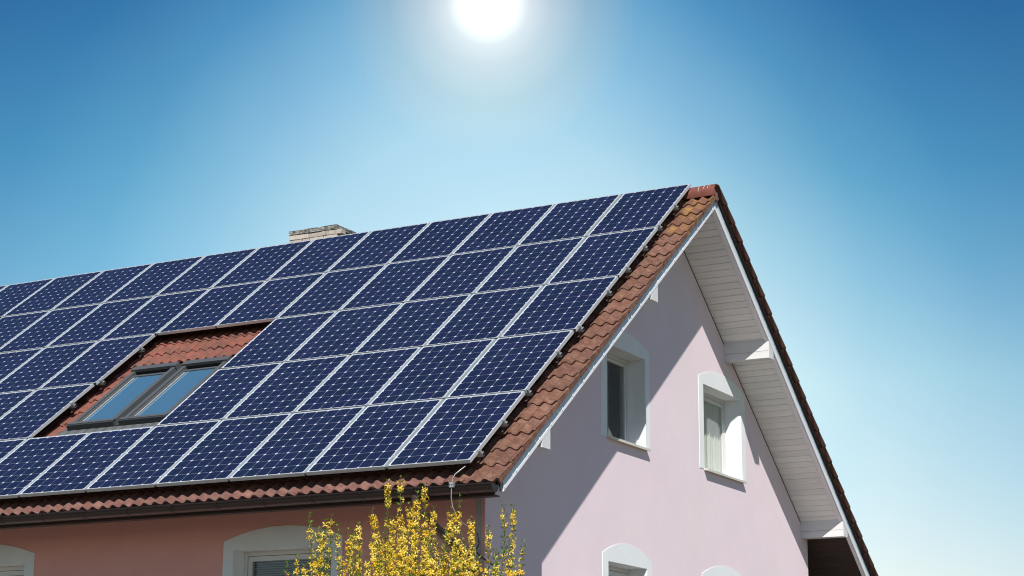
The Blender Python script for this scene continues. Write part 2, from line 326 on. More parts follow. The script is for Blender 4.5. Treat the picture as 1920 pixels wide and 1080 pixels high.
def frame_ring(mb, ax, a0, a1, z0, z1, wd, c0, c1, m):
    for q in ((a0, a1, z0, z0 + wd), (a0, a1, z1 - wd, z1), (a0, a0 + wd, z0 + wd, z1 - wd), (a1 - wd, a1, z0 + wd, z1 - wd)):
        vs = [ax(a, b, c) for c in (c0, c1) for b in (q[2], q[3]) for a in (q[0], q[1])]
        mb.add(vs, [(0, 2, 3, 1), (4, 5, 7, 6), (0, 1, 5, 4), (2, 6, 7, 3), (0, 4, 6, 2), (1, 3, 7, 5)], m)
def abox(mb, ax, a0, a1, z0, z1, c0, c1, m): 
    vs = [ax(a, b, c) for c in (c0, c1) for b in (z0, z1) for a in (a0, a1)]
    mb.add(vs, [(0, 2, 3, 1), (4, 5, 7, 6), (0, 1, 5, 4), (2, 6, 7, 3), (0, 4, 6, 2), (1, 3, 7, 5)], m)
def window(key, ax, face, sgn, op, band, style):
    """sgn: +1 when outside is +c, -1 when outside is -c"""
    a0, a1, z0, z1 = op; F = lambda d: face + sgn * d
    win = link('window', None, house, label=style['label'])
    win.location = Vector(ax((a0 + a1) / 2, z0, face)) - HO
    off = -Vector(ax((a0 + a1) / 2, z0, face))
    def wp(name, mb, **k): o = mb.build(name, win, **k); o.location = off; return o
    mb = MB(); vs, fs = holed(arch(band[0], band[1], z0 - .005, band[2], band[3]), [[(a0, z0), (a1, z0), (a1, z1), (a0, z1)]], ax, F(.006), sgn * .006)
    # open bottom: the hole must not touch the outline
    mb.add(vs, fs, M['white_band'])
    mb.add(*[q for q in (lambda m_: (m_.v, m_.f))((lambda m_: (frame_ring(m_, ax, a0 - e, a1 + e, z0 - e, z1 + e, e, F(0), F(-.30), M['white_band']), m_)[1])(MB()))], M['white_band'])
    wp('surround', mb)
    mb = MB(); g = .002; dz = style.get('dep', .235)
    frame_ring(mb, ax, a0 + g, a1 - g, z0 + g, z1 - g, .05, F(-dz), F(-dz - .06), M['pvc'])
    wp('frame', mb)
    mb = MB(); s0 = .052
    if style.get('two'):
        mid = (a0 + a1) / 2; spans = [(a0 + s0, mid - .003), (mid + .003, a1 - s0)]
    else: spans = [(a0 + s0, a1 - s0)]
    for (p, q) in spans:
        frame_ring(mb, ax, p + .006, q - .006, z0 + s0 + .006, z1 - s0 - .006, style.get('sash', .055), F(-dz - .004), F(-dz - .05), M['pvc'])
    wp('sash', mb)
    mb = MB(); frame_ring(mb, ax, a0 + s0, a1 - s0, z0 + s0, z1 - s0, .006, F(-dz - .012), F(-dz - .05), M['seal']); wp('seal', mb)
    mb = MB()
    for (p, q) in spans:
        w0 = .006 + style.get('sash', .055); abox(mb, ax, p + w0, q - w0, z0 + s0 + w0, z1 - s0 - w0, F(-dz - .02), F(-dz - .026), M['glass'])
    wp('pane', mb)
    mb = MB(); abox(mb, ax, a0 - .012, a1 + .03, z0 - .024, z0 - .004, F(.060), F(-dz + .003), M['sill']); abox(mb, ax, a0 - .012, a1 + .03, z0 - .034, z0 - .024, F(.060), F(.052), M['sill']); wp('sill', mb)
    for kind, p, q, zz0, zz1, m, dep in style.get('in', []):
        mb = MB()
        if kind == 'curtain':
            n = max(8, int((q - p) / .02)); pr = [(p + (q - p) * k / n, dep + .018 * math.sin(k * 1.25) + .007 * math.sin(k * .53)) for k in range(n + 1)]
            vs = [ax(a, z, F(-dz - d)) for z in (zz0, zz1) for a, d in pr]; mb.add(vs, [(k, k + 1, n + 2 + k, n + 1 + k) for k in range(n)], m, True)
            wp('curtain', mb)
        elif kind == 'slats':
            z = zz1; 
            while z > zz0: 
                vs = [ax(p, z, F(-dz - dep)), ax(q, z, F(-dz - dep)), ax(q, z - .017, F(-dz - dep - .012)), ax(p, z - .017, F(-dz - dep - .012))]; mb.add(vs, [(0, 1, 2, 3)], m); z -= .026
            wp('blind', mb, kind='stuff')
        else:
            abox(mb, ax, p, q, zz0, zz1, F(-dz - dep), F(-dz - dep - .02), m); wp('blind', mb)
ST = {
 'A': dict(label='upper left gable window half behind the verge, dark glass', sash=.04, **{'in': [('curtain', 4.34, 4.62, 5.3, 6.4, M['curtain_dark'], .10), ('curtain', 3.98, 4.30, 5.3, 6.4, M['curtain_dark'], .14)]}),
 'B': dict(label='upper right gable window with pale curtains behind the glass', sash=.05, **{'in': [('curtain', 6.98, 7.62, 5.3, 6.4, M['curtain_mid'], .12), ('curtain', 7.60, 8.22, 5.3, 6.4, M['curtain'], .055)]}),
 'C': dict(label='lower left gable window at the bottom of the picture'),
 'D': dict(label='lower right gable window of which only the arch top shows'),
 'E': dict(label='front window behind the forsythia with a slatted grey blind', dep=.20, **{'in': [('slats', -3.55, -2.4, 2.4, 3.70, M['blind'], .05)]}),
 'F': dict(label='front window at the left edge with a cream roller blind', dep=.15, **{'in': [('blind', -8.08, -6.87, 2.6, 3.70, M['blind_cream'], .05)]})}
for k, (op, bd) in GW.items():
    # the band reaches below the opening's bottom edge line by a hair so that the plate stays one piece
    window(k, gy, XW, 1, op, bd, ST[k])
for k, (op, bd) in FW.items(): window(k, fx, YF, -1, op, bd, ST[k])

# ------------------------------------------------------------ roof
XE = XL - .6
roof = link('roof', None, house); roof.location = Vector((0, 0, 0)); 
ROFF = -HO
def rpart(name, mb, **k): o = mb.build(name, roof, **k); o.location = ROFF; return o
mb = MB()
mb.box((XE, -.06, -.28), (.262, 7.22, -.215), M['brown_wood'], LR)
mb.box((XE, .05, -.11), (.262, 8.5, -.07), M['brown_wood'], RR)
rpart('roof_deck', mb)
# tile: wave profile 0.30 wide
def wave(x): return -.016 + .016 * math.cos(2 * math.pi * (x - .0) / .15) + (.004 if math.cos(2 * math.pi * x / .15) > .2 else 0) * 0
def wv(x):
    c = math.cos(2 * math.pi * x / .15); return -.038 + .038 * (max(0, .5 + .5 * c)) ** 1.25
def tile_mesh(name, m, flap=False, length=.37, n=12, thick=.026, seam=True):
    mb = MB(); xs = [.001 + (.298) * k / n for k in range(n + 1)]            # local x measured from the tile's right edge going left
    def off(x): return x - .018 if flap else x - .018
    prof = [(-x, wv(off(x))) for x in xs]
    if flap: prof = [(0.0, -.010)] + [(-.006, -.002)] + prof[1:]
    prof[-1] = (prof[-1][0], prof[-1][1] + .007)
    top = []; 
    ys = [(0.0, -.010), (.012, 0.0), (length, -.030)]
    for (y, dz) in ys: top += [(x, y, z + dz) for x, z in prof]
    P = len(prof); fs = [(r * P + k, r * P + k + 1, (r + 1) * P + k + 1, (r + 1) * P + k) for r in range(2) for k in range(P - 1)]
    mb.add(top, fs, m, True)
    fr = [(x, 0, z - .010) for x, z in prof] + [(x, .006, z - .010 - thick) for x, z in prof]
    mb.add(fr, [(k, P + k, P + k + 1, k + 1) for k in range(P - 1)], m)
    x, z = prof[-1]; mb.add([(x, 0, z - .01), (x, length, z - .03), (x, length, z - .05), (x, 0, z - .032)], [(0, 1, 2, 3)], m)
    x, z = prof[0]
    if flap:
        mb.add([(0, -.001, -.016), (0, .0, -.080), (0, .318, -.080), (0, .318, -.036)], [(0, 1, 2, 3)], m)
        mb.add([(0, -.001, -.016), (0, 0, -.080), (-.018, 0, -.080), (-.018, 0, -.016)], [(0, 1, 2, 3)], m)
        mb.add([(-.018, 0, -.016), (-.018, 0, -.080), (-.018, .318, -.080), (-.018, .318, -.04)], [(0, 1, 2, 3)], m)
        mb.add([(0, 0, -.080), (0, .318, -.080), (-.018, .318, -.080), (-.018, 0, -.080)], [(0, 1, 2, 3)], m)
    else: mb.add([(x, 0, z - .01), (x, length, z - .03), (x, length, z - .05), (x, 0, z - .032)], [(0, 1, 2, 3)], m)
    return mb
tm = {k: tile_mesh('t', M[k]).mesh('roof_tile_' + k) for k in ('tile', 'tile_red', 'tile_eave', 'tile_lichen')}
vm = {k: tile_mesh('t', M[k], flap=True).mesh('verge_tile_' + k) for k in ('tile', 'tile_lichen')}
HT = -.15
V0 = -.12; EXP = .322
restL = MB(); restmesh = tile_mesh('r', M['tile_red'], n=8)
SKY = dict(x0=-6.86, x1=-5.14, v0=1.86, v1=3.52)
nt_ = 0
for k in range(23):
    v = V0 + EXP * k
    for m in range(52):
        x = XV - .30 * m
        mk = 'tile'
        jx, jv, jh = random.uniform(-.0025, .0025), random.uniform(-.006, .006), random.uniform(-.003, .003)
        if m == 0:
            me = vm['tile_lichen' if k >= 19 else 'tile']
        elif m == 1: me = tm['tile_lichen' if k >= 20 else 'tile']
        elif k == 0 and m <= 23: me = tm['tile_eave']
        else:
            if x - .3 < SKY['x1'] and x > SKY['x0'] and v + .31 > SKY['v0'] + .05 and v < SKY['v1'] - .02: continue
            if 17 <= m <= 24 and 5 <= k <= 13: me = tm['tile_red']
            elif k == 1 and m <= 23: me = tm['tile_eave']
            else:
                fn = lambda a, b, c: LR(x + a, v + b, HT + c); restL.add([fn(*p) for p in restmesh.v], restmesh.f, M['tile_red'], True); continue
        o = link('verge_tile' if m == 0 else 'roof_tile', me, roof, Vector(LR(x + jx, v + jv, HT + jh)) - HO, (TH, 0, random.uniform(-.006, .006))); nt_ += 1
rpart('covered_roof_tiles', restL, kind='stuff')
# rear slope tiles: the verge column singly, the rest joined
XVR = .400
def rear_tile(m):
    return tile_mesh('r', m, n=8, length=.36)
rt_ = rear_tile(M['tile_dark']); rme = rt_.mesh('rear_verge_tile')
restR = MB()
for k in range(26):
    wn = .27 + .322 * k                                    # nose position, down the slope
    for m in range(40):
        x = XVR - .30 * m
        if m == 0:
            # mirrored: local y points up the slope
            o = link('verge_tile', rme, roof, Vector(RR(x - .3 + random.uniform(-.003, .003), wn, random.uniform(.026, .034))) - HO, (TR, 0, math.pi + random.uniform(-.006, .006)))
            o.rotation_euler = (Matrix.Rotation(-TR, 3, 'X') @ Matrix.Rotation(math.pi, 3, 'Z')).to_euler()
        elif m < 14 or k % 1 == 0:
            if m > 30: continue
            restR.add([RR(x - .3 - p[0], wn - p[1], .03 + p[2]) for p in rt_.v], rt_.f, M['tile_dark'], True)
rpart('rear_roof_tiles', restR, kind='stuff')
# ridge tiles
mb = MB()
n = 9; RL = .40
def ridge_profile(r, lift): return [(YR + r * math.cos(a), ZR - .028 + lift + r * 1.02 * math.sin(a)) for a in [math.radians(-28 + 236 * k / n) for k in range(n + 1)]]
mb.sweep(ridge_profile(.118, 0), -RL - .05, 0, M['ridge'], lambda x, y, z: (x, y - YR, z - ZR + (0 if x > -.1 else -.006)), smooth=True)
mb.sweep(ridge_profile(.106, 0), -RL - .05, 0, M['ridge'], lambda x, y, z: (x, y - YR, z - ZR + (0 if x > -.1 else -.006)), smooth=True)
pr = ridge_profile(.118, 0); p2 = ridge_profile(.106, 0)
for xx in (0.0,): mb.add([(xx, y - YR, z - ZR) for y, z in pr + p2], [(k, k + 1, n + 2 + k, n + 1 + k) for k in range(n)], M['ridge'])
rm = mb.mesh('ridge_tile')
for k in range(39):
    link('ridge_tile', rm, roof, Vector((XV + .012 - RL * k, YR, ZR + random.uniform(-.002, .002))) - HO, (0, 0, 0))
mb = MB(); mb.add([(XV + .004, y, z) for y, z in p2] + [(XV + .004, YR, ZR - .16)], [tuple(range(n + 2))], M['ridge_cap'])
mb.add([(XV - .012, y, z) for y, z in p2] + [(XV - .012, YR, ZR - .16)], [tuple(range(n + 2))], M['ridge_cap']); mb.box((XV + .004, YR - .014, ZR - .13), (XV + .012, YR + .004, ZR + .05), M['ridge_cap']); rpart('ridge_end_cap', mb)
mb = MB()
for x, w_, a0, a1 in ((.275, .004, 100, 150), (.248, .006, 95, 165), (.195, .008, 70, 165), (.12, .006, 110, 175)):
    mb.sweep([(YR + .1195 * math.cos(D(a)), ZR - .028 + .1218 * math.sin(D(a))) for a in range(a0, a1, 8)], x - w_ / 2, x + w_ / 2, M['streak'])
rpart('ridge_streak', mb, label='whitish streaks across the ridge tiles', kind='stuff')

# verge cladding (barge boards), strips, clips
def verge(FN, side, ymax, hb, ht, name):
    mb = MB(); mb.box((.272, 0, hb), (.300, ymax, ht), M['barge'], FN); return mb
VT = 7.165                                    # up-slope coordinate of the apex for the boards
def zz(x, y, z): return (x, y, z)
def barge_quad(mb, x0, x1, ya, za, yb, zb, hlo, hhi, m, nrm):
    """board whose bottom edge runs from (ya,za) to (yb,zb); hlo/hhi measured off that edge along nrm"""
    vs = []
    for x in (x0, x1):
        for (y, z) in ((ya, za), (yb, zb)):
            for h in (hlo, hhi): vs.append((x, y + nrm[0] * h, z + nrm[1] * h))
    mb.add(vs, [(0, 1, 3, 2), (4, 6, 7, 5), (0, 2, 6, 4), (1, 5, 7, 3), (0, 4, 5, 1), (2, 3, 7, 6)], m)
AP = (YR, 8.525)
def edgeL(y, d=0): return AP[1] - .7813 * (YR - y) + d
def edgeR(y, d=0): return AP[1] - .757 * (y - YR) + d
def board(x0, x1, y0, y1, e_, lo, hi, m, name, **k):
    """vertical-offset parallelogram along the rake: mitred plumb at the apex"""
    mb = MB(); vs = [(x, y, e_(y) + h) for x in (x0, x1) for y in (y0, y1) for h in (lo, hi)]
    mb.add(vs, [(0, 1, 3, 2), (4, 6, 7, 5), (0, 2, 6, 4), (1, 5, 7, 3), (0, 4, 5, 1), (2, 3, 7, 6)], m); return mb
yl = .155
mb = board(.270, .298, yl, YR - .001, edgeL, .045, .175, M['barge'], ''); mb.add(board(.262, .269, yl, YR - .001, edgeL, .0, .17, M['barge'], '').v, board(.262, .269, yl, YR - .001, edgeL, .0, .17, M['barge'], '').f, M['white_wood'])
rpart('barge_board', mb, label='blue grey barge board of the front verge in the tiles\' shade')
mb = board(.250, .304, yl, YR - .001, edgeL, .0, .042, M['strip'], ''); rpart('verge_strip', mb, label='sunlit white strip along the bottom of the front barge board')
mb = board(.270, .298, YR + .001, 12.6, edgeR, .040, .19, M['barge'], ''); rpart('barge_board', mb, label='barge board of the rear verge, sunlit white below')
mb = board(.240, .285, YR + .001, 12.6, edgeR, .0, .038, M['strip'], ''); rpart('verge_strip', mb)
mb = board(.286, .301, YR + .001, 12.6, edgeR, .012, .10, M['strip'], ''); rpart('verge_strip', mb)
mb = board(.20, .34, YR + .10, 12.6, edgeR, .20, .235, M['brown_wood'], ''); rpart('gap_shade_board', mb)  # dark board added to blacken the shaded void under the verge tiles
mb = MB()
for k in range(24):
    v = V0 + .05 + EXP * k; y = v * c_ + .347 * s_
    if y > YR - .05: continue
    mb.box((.298, y - .006, edgeL(y) + .035), (.312, y + .002, edgeL(y) + .066), M['strip'])
mb2 = mb; rpart('strip_clip', mb2, kind='stuff', label='small white clips along the verge strip')

# soffit boards of the gable overhang
def soffit_board(y0, y1, e_, x0, x1, m, lift, t=.014):
    mb = MB(); vs = [(x, y, e_(y) + h) for x in (x0, x1) for y in (y0, y1) for h in (lift, lift + t)]
    mb.add(vs, [(0, 1, 3, 2), (4, 6, 7, 5), (0, 2, 6, 4), (1, 5, 7, 3), (0, 4, 5, 1), (2, 3, 7, 6)], m); return mb
P1 = (7.697, 7.862); P2 = (10.593, 10.777)
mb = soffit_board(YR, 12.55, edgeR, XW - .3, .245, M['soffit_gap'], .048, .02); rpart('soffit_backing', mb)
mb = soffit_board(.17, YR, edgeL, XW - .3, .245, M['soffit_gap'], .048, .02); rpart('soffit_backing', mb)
# last strip beside the verge board (a framing board along the rake)
step = .1152 * cR
y = YR + .02
while y < 10.60:
    y1 = min(y + step - .008, 10.60)
    soff = soffit_board(y, y1, edgeR, XW, .205, M['soffit'], .030 + random.uniform(-.0015, .0015)); rpart('soffit_board', soff); y += step
rpart('soffit_edge_board', soffit_board(YR + .02, 10.60, edgeR, .2065, .249, M['soffit'], .027))
y = 10.79
while y < 12.5:
    rpart('soffit_board', soffit_board(y, y + step - .005, edgeR, XL, .245, M['brown_wood'], .030), label=None); y += step
mb = MB(); y = .165
while y < YR - .03:
    q = soffit_board(y, min(y + step - .006, YR - .005), edgeL, XW - .0 if y > 1.0 else XE, .245, M['soffit'] if y > 1.06 else M['brown_wood'], .030); mb.add(q.v, q.f, M['soffit'] if y > 1.06 else M['brown_wood']); y += step
rpart('front_soffit_boards', mb, kind='stuff')

# purlins: white boxed beam ends under the verges
def purlin(y0, y1, zb, lab, right=True):
    p = link('purlin', None, house, label=lab); p.location = Vector((0, y0, zb)) - HO; off = Vector((0, -y0, -zb))
    def pp(name, mb): o = mb.build(name, p); o.location = off; return o
    zt0 = (edgeR if right else edgeL)(y0) + .045; zt1 = (edgeR if right else edgeL)(y1) + .045
    x0, x1 = XW, .300
    def wedge(xa, xb, ya, yb, z0, za, zb_): 
        m_ = MB(); vs = [(x, y, z) for x in (xa, xb) for (y, z) in ((ya, z0), (yb, z0), (yb, zb_), (ya, za))]
        m_.add(vs, [(0, 1, 2, 3), (4, 7, 6, 5), (0, 4, 5, 1), (1, 5, 6, 2), (2, 6, 7, 3), (3, 7, 4, 0)], M['white_wood']); return m_
    core = wedge(x0, x1 - .018, y0 + .016, y1 - .016, zb + .010, min(zt0, zt1), min(zt0, zt1)); pp('beam', core)
    f = (lambda y: edgeR(y) + (.04)) if right else (lambda y: edgeL(y) + .04)
    zm = zb + .099
    if right: 
        pp('side_board', wedge(x0, x1 - .014, y0, y0 + .015, zb, zm - .002, zm - .002)); pp('side_board', wedge(x0, x1 - .014, y0 + .001, y0 + .015, zm + .002, f(y0), f(y0)))
        pp('side_board', wedge(x0, x1 - .014, y1 - .015, y1, zb, f(y1), f(y1)))
        pp('end_board', wedge(x1 - .0135, x1 + .002, y0, y1, zb - .002, f(y0) - .045, f(y1) - .045 if f(y1) - .045 > zb else zb))
    else:
        pp('side_board', wedge(x0, x1 - .014, y1 - .015, y1, zb, f(y1), f(y1)))
        pp('side_board', wedge(x0, x1 - .014, y0, y0 + .015, zb, f(y0), f(y0)))
        pp('end_board', wedge(x1 - .0135, x1 + .002, y0, y1, zb - .002, f(y0) - .045 if f(y0) - .045 > zb else zb, f(y1) - .045))
    pp('bottom_board', wedge(x0, x1 - .014, y0 + .0152, y1 - .0152, zb + .001, zb + .009, zb + .009))
purlin(P1[0], P1[1], 6.873, 'white boxed beam end under the rear verge, upper one beside the gable window')
purlin(P2[0], P2[1], 4.695, 'white boxed beam end under the rear verge, lower one at the dark soffit')
purlin(2 * YR - P1[1] - .01, 2 * YR - P1[0] + .01, 6.86, 'white boxed beam end just showing under the front verge, upper one', False)
purlin(.985, 1.165, 4.66, 'white boxed beam end just showing under the front verge, lower one', False)

# eaves: fascia, gutter, downpipe
mb = MB(); mb.box((XE, .035, 4.035), (.262, .060, 4.20), M['brown_wood']); mb.box((XE, .060, 4.035), (.262, .15, 4.050), M['brown_wood']); rpart('fascia', mb)
mb = MB(); mb.box((XE, 11.95, 3.85), (.262, 12.0, 4.1), M['brown_wood']); rpart('rear_fascia', mb)
gut = link('gutter', None, house, label='dark brown half round gutter along the front eaves'); gut.location = Vector((0, -.055, 4.14)) - HO
def gp(name, mb, **k): o = mb.build(name, gut, **k); o.location = Vector((0, .055, -4.14)); return o
gcy, gcz, gr = -.055, 4.135, .075
prof = [(gcy + gr * math.cos(a), gcz + gr * math.sin(a)) for a in [math.radians(180 + 180 * k / 12) for k in range(13)]]
prof_in = [(gcy + (gr - .004) * math.cos(a), gcz + (gr - .004) * math.sin(a)) for a in [math.radians(180 + 180 * k / 12) for k in range(13)]]
xs = [.318, -1.1, -4.1, -7.1, -10.1, XE]
for k in range(5):
    mb = MB(); mb.sweep(prof, xs[k + 1] + .003, xs[k], M['brown_metal'], smooth=True); mb.sweep(prof_in, xs[k + 1] + .003, xs[k], M['brown_metal'], smooth=True)
    mb.tube([(xs[k + 1] + .003, gcy - gr - .002, gcz + .003), (xs[k], gcy - gr - .002, gcz + .003)], .010, M['brown_metal'], 8)
    gp('gutter_length', mb)
mb = MB()
for xx in (.318, .322): mb.add([(xx, y, z) for y, z in prof], [tuple(range(13))], M['brown_metal'])
mb.tube([(.320, y, z) for y, z in prof], .005, M['brown_metal'], 6); gp('end_cap', mb)
mbk = MB(); pb = [(gcy + (gr + .004) * math.cos(a), gcz + (gr + .004) * math.sin(a)) for a in [math.radians(176 + 190 * k / 12) for k in range(13)]]
mbk.sweep(pb, -.013, .013, M['brown_metal'], smooth=False); mbk.box((-.013, gcy + gr, gcz - .02), (.013, .034, gcz + .02), M['brown_metal']); mbk.box((-.007, gcy - gr - .014, gcz - .014), (.007, gcy - gr - .004, gcz + .010), M['brown_metal'])
bme = mbk.mesh('gutter_bracket')
x = .02; 
while x > XE:
    link('bracket', bme, gut, (x, .055, -4.14)); x -= .62
dp = link('downpipe', None, house, label='brown downpipe with a bend from the gutter to the wall'); dp.location = Vector((-.55, .5, 3)) - HO
def dpp(name, pts, r, m='pipe', n=12): 
    mb = MB(); mb.tube(pts, r, M[m], n); o = mb.build(name, dp); o.location = Vector((.55, -.5, -3)); return o
px_ = -.60
def bend(p, q, r_, a_, k=6): return [tuple(Vector(p).lerp(Vector(q), t / k)) for t in range(k + 1)]
dpp('outlet', [(px_, -.055, 4.13), (px_, -.055, 4.04)], [.065, .048])
dpp('bend', [(px_, -.055, 4.045), (px_, -.055, 3.99), (px_ + .01, -.035, 3.945), (px_ + .03, .0, 3.91)], .047)
dpp('sloping_pipe', [(px_ + .03, .0, 3.912), (px_ + .12, .80, 3.50)], .044)
dpp('elbow', [(px_ + .11, .73, 3.535), (px_ + .125, .83, 3.48), (px_ + .135, .872, 3.42), (px_ + .135, .885, 3.35)], .048)
dpp('vertical_pipe', [(px_ + .135, .885, 3.36), (px_ + .135, .885, .1)], .044)
# lightning conductor
lw = link('lightning_conductor', None, house, label='thin grey lightning conductor clipped to the gutter near the corner'); lw.location = Vector((-.1, -.1, 4)) - HO
def lp(name, mb): o = mb.build(name, lw); o.location = Vector((.1, .1, -4)); return o
mb = MB(); mb.tube([(-.02, -.06, 4.335), (-.045, -.10, 4.30), (-.09, -.14, 4.25), (-.112, -.152, 4.20), (-.118, -.158, 4.13), (-.125, -.15, 4.02), (-.12, -.13, 3.93), (-.09, -.10, 3.84), (-.06, -.02, 3.77), (-.07, .15, 3.74)], .0055, M['wire'], 8); lp('wire', mb)
mb = MB(); mb.tube([(-.07, .15, 3.74), (-.16, .45, 3.72), (-.33, .78, 3.66), (-.45, .92, 3.60), (-.40, .925, 3.54), (-.33, .93, 3.50), (-.25, .935, 3.44), (-.2, .94, 3.40)], .007, M['black_wire'], 8); lp('cable', mb)
mb = MB(); mb.box((-.140, -.172, 4.118), (-.094, -.158, 4.168), M['alu_rail']); mb.box((-.140, -.150, 4.118), (-.094, -.139, 4.168), M['alu_rail'])
for dx in (-.013, .013): mb.tube([(-.117 + dx, -.178, 4.143), (-.117 + dx, -.16, 4.143)], .006, M['seal'], 6)
lp('clamp', mb)

# chimney
ch = link('chimney', None, house, label='pale brick chimney stack with a grimy concrete cap behind the panels'); CO = Vector((-6.27, 6.25, 8.4)); ch.location = CO - HO
def cp(name, mb, **k): o = mb.build(name, ch, **k); o.location = -CO; return o
cx0, cx1, cy0, cy1, ztop = -6.70, -5.835, 6.0, 6.505, 9.165
mb = MB(); mb.box((cx0 + .02, cy0 + .02, 7.9), (cx1 - .02, cy1 - .02, ztop - .066), M['mortar']); cp('chimney_core', mb)
# cap with a rough broken outline
bm = bmesh.new(); bmesh.ops.create_cube(bm, size=1); bmesh.ops.subdivide_edges(bm, edges=bm.edges[:], cuts=7, use_grid_fill=True)
for v in bm.verts:
    x = cx0 - .008 + (v.co.x + .5) * (cx1 - cx0 + .016); y = cy0 - .008 + (v.co.y + .5) * (cy1 - cy0 + .016); z = ztop - .066 + (v.co.z + .5) * .066
    j = .004; v.co = (x + random.uniform(-j, j), y + random.uniform(-j, j), z + random.uniform(-j, j) * (1.4 if v.co.z > 0 else .8))
vs = [v.co.copy() for v in bm.verts]; bm.verts.index_update(); fs = [[v.index for v in f.verts] for f in bm.faces]; bm.free()
mb = MB(); mb.add(vs, fs, M['concrete']); cp('chimney_cap', mb)
def brick_mesh(l, name):
    bm = bmesh.new(); bmesh.ops.create_cube(bm, size=1)
    for v in bm.verts: v.co = (v.co.x * l, v.co.y * .11, v.co.z * .066)
    bmesh.ops.bevel(bm, geom=bm.edges[:], offset=.004, segments=1); me = bpy.data.meshes.new(name); bm.to_mesh(me); bm.free(); me.materials.append(M['brick']); return me
bF = brick_mesh(.235, 'brick'); bH = brick_mesh(.112, 'half_brick')
for row in range(4):
    z = ztop - .066 - .041 - .076 * row
    for face in range(2):
        Ln = (cx1 - cx0) if face == 0 else (cy1 - cy0) - .11
        p = 0.0 if face == 0 else .0; k = 0
        pat = ([.112, .235, .235, .112, .235] if row % 2 == 0 else [.235, .112, .235, .235]) if face == 0 else ([.235, .112] if row % 2 else [.112, .235])
        gap = (Ln - sum(pat)) / max(1, len(pat) - 1) if face == 0 else .012
        gap = max(.004, min(gap, .02))
        for l in pat:
            me = bF if l > .2 else bH; j = random.uniform(-.004, .004)
            if face == 0: loc = (cx0 + p + l / 2, cy0 + .055 + j, z)
            else: loc = (cx1 - .055 + j, cy0 + .118 + p + l / 2, z)
            link('brick', me, ch, Vector(loc) - CO, (random.uniform(-.01, .01), random.uniform(-.012, .012), (0 if face == 0 else math.pi / 2) + random.uniform(-.01, .01)))
            p += l + gap

# ------------------------------------------------------------ roof windows in the gap of the panel field
def roof_window(x0, x1, v0, v1, lab):
    W = link('roof_window', None, house, label=lab); O_ = Vector(LR(x0, v0, -.15)); W.location = O_ - HO; W.rotation_euler = (TH, 0, 0)
    w_, l_ = x1 - x0, v1 - v0
    def wp(name, mb): return mb.build(name, W)
    mb = MB()   # outer cladding: sides, bottom cover (sloped), top hood
    mb.box((0, .0, -.02), (.062, l_, .055), M['window_grey_light']); mb.box((w_ - .062, 0, -.02), (w_, l_, .055), M['window_grey_light'])
    mb.box((.0625, .0, -.02), (w_ - .0625, .075, .048), M['window_grey'])
    wp('frame', mb)
    mb = MB(); mb.box((-.01, l_ - .02, .0), (w_ + .01, l_ + .085, .082), M['window_grey_light']); mb.box((-.006, l_ - .028, .0), (w_ + .006, l_ - .0205, .05), M['seal']); wp('top_hood', mb)
    mb = MB(); mb.box((-.012, -.035, .0), (w_ + .012, -.002, .066), M['window_grey']); mb.box((-.012, -.003, .0665), (w_ + .012, .05, .072), M['window_grey_light']); wp('bottom_cover', mb)
    mb = MB()
    s0 = .072
    for a, b, c, d in ((s0, w_ - s0, .085, .115), (s0, w_ - s0, l_ - .15, l_ - .11), (s0, s0 + .03, .115, l_ - .15), (w_ - s0 - .03, w_ - s0, .115, l_ - .15)):
        mb.box((a, c, .01), (b, d, .040), M['window_grey_light'])
    wp('sash', mb)
    mb = MB(); mb.box((s0 + .032, .117, .020), (w_ - s0 - .032, l_ - .152, .026), M['roof_glass']); wp('pane', mb)
    mb = MB(); mb.box((s0 + .034, .118, .0265), (s0 + .060, l_ - .154, .0285), M['blind_edge']); mb.box((s0 + .100, .118, .0265), (s0 + .105, l_ - .154, .0285), M['alu']); wp('blind_rail', mb)
    mb = MB(); mb.box((s0, .1, -.14), (w_ - s0, l_ - .12, -.12), M['room']); wp('shaft', mb)
roof_window(-6.80, -6.075, 1.925, 3.40, 'left grey framed roof window in the gap between the panels')
roof_window(-5.955, -5.23, 1.925, 3.40, 'right grey framed roof window in the gap, partly behind a panel')
mb = MB(); mb.box((-6.07, 1.90, -.17), (-5.96, 3.42, -.145), M['window_grey'], LR); mb.box((-6.9, 3.40, -.20), (-5.1, 3.56, -.165), M['window_grey'], LR)
mb.box((-6.9, 1.9, -.19), (-6.80, 3.42, -.155), M['lead'], LR); mb.box((-5.23, 1.9, -.19), (-5.13, 3.42, -.155), M['lead'], LR); rpart('gap_flashing', mb)
mb = MB(); nn = 96; rows = [(1.90, -.150), (1.78, -.146), (1.63, -.140)]; vs = []
for v, h in rows:
    for k in range(nn + 1):
        x = -6.95 + 1.85 * k / nn; amp = 0 if v > 1.85 else 1
        vs.append(LR(x, v + .012 * math.sin(k * .9) * amp, h + (wv(XV - x - .018) * (.8 if v > 1.7 else 1.0) if amp else -.01) + .006))
mb.add(vs, [(r * (nn + 1) + k, r * (nn + 1) + k + 1, (r + 1) * (nn + 1) + k + 1, (r + 1) * (nn + 1) + k) for r in range(2) for k in range(nn)], M['lead'], True); rpart('apron_flashing', mb, label='dark grey pleated apron under the roof windows')

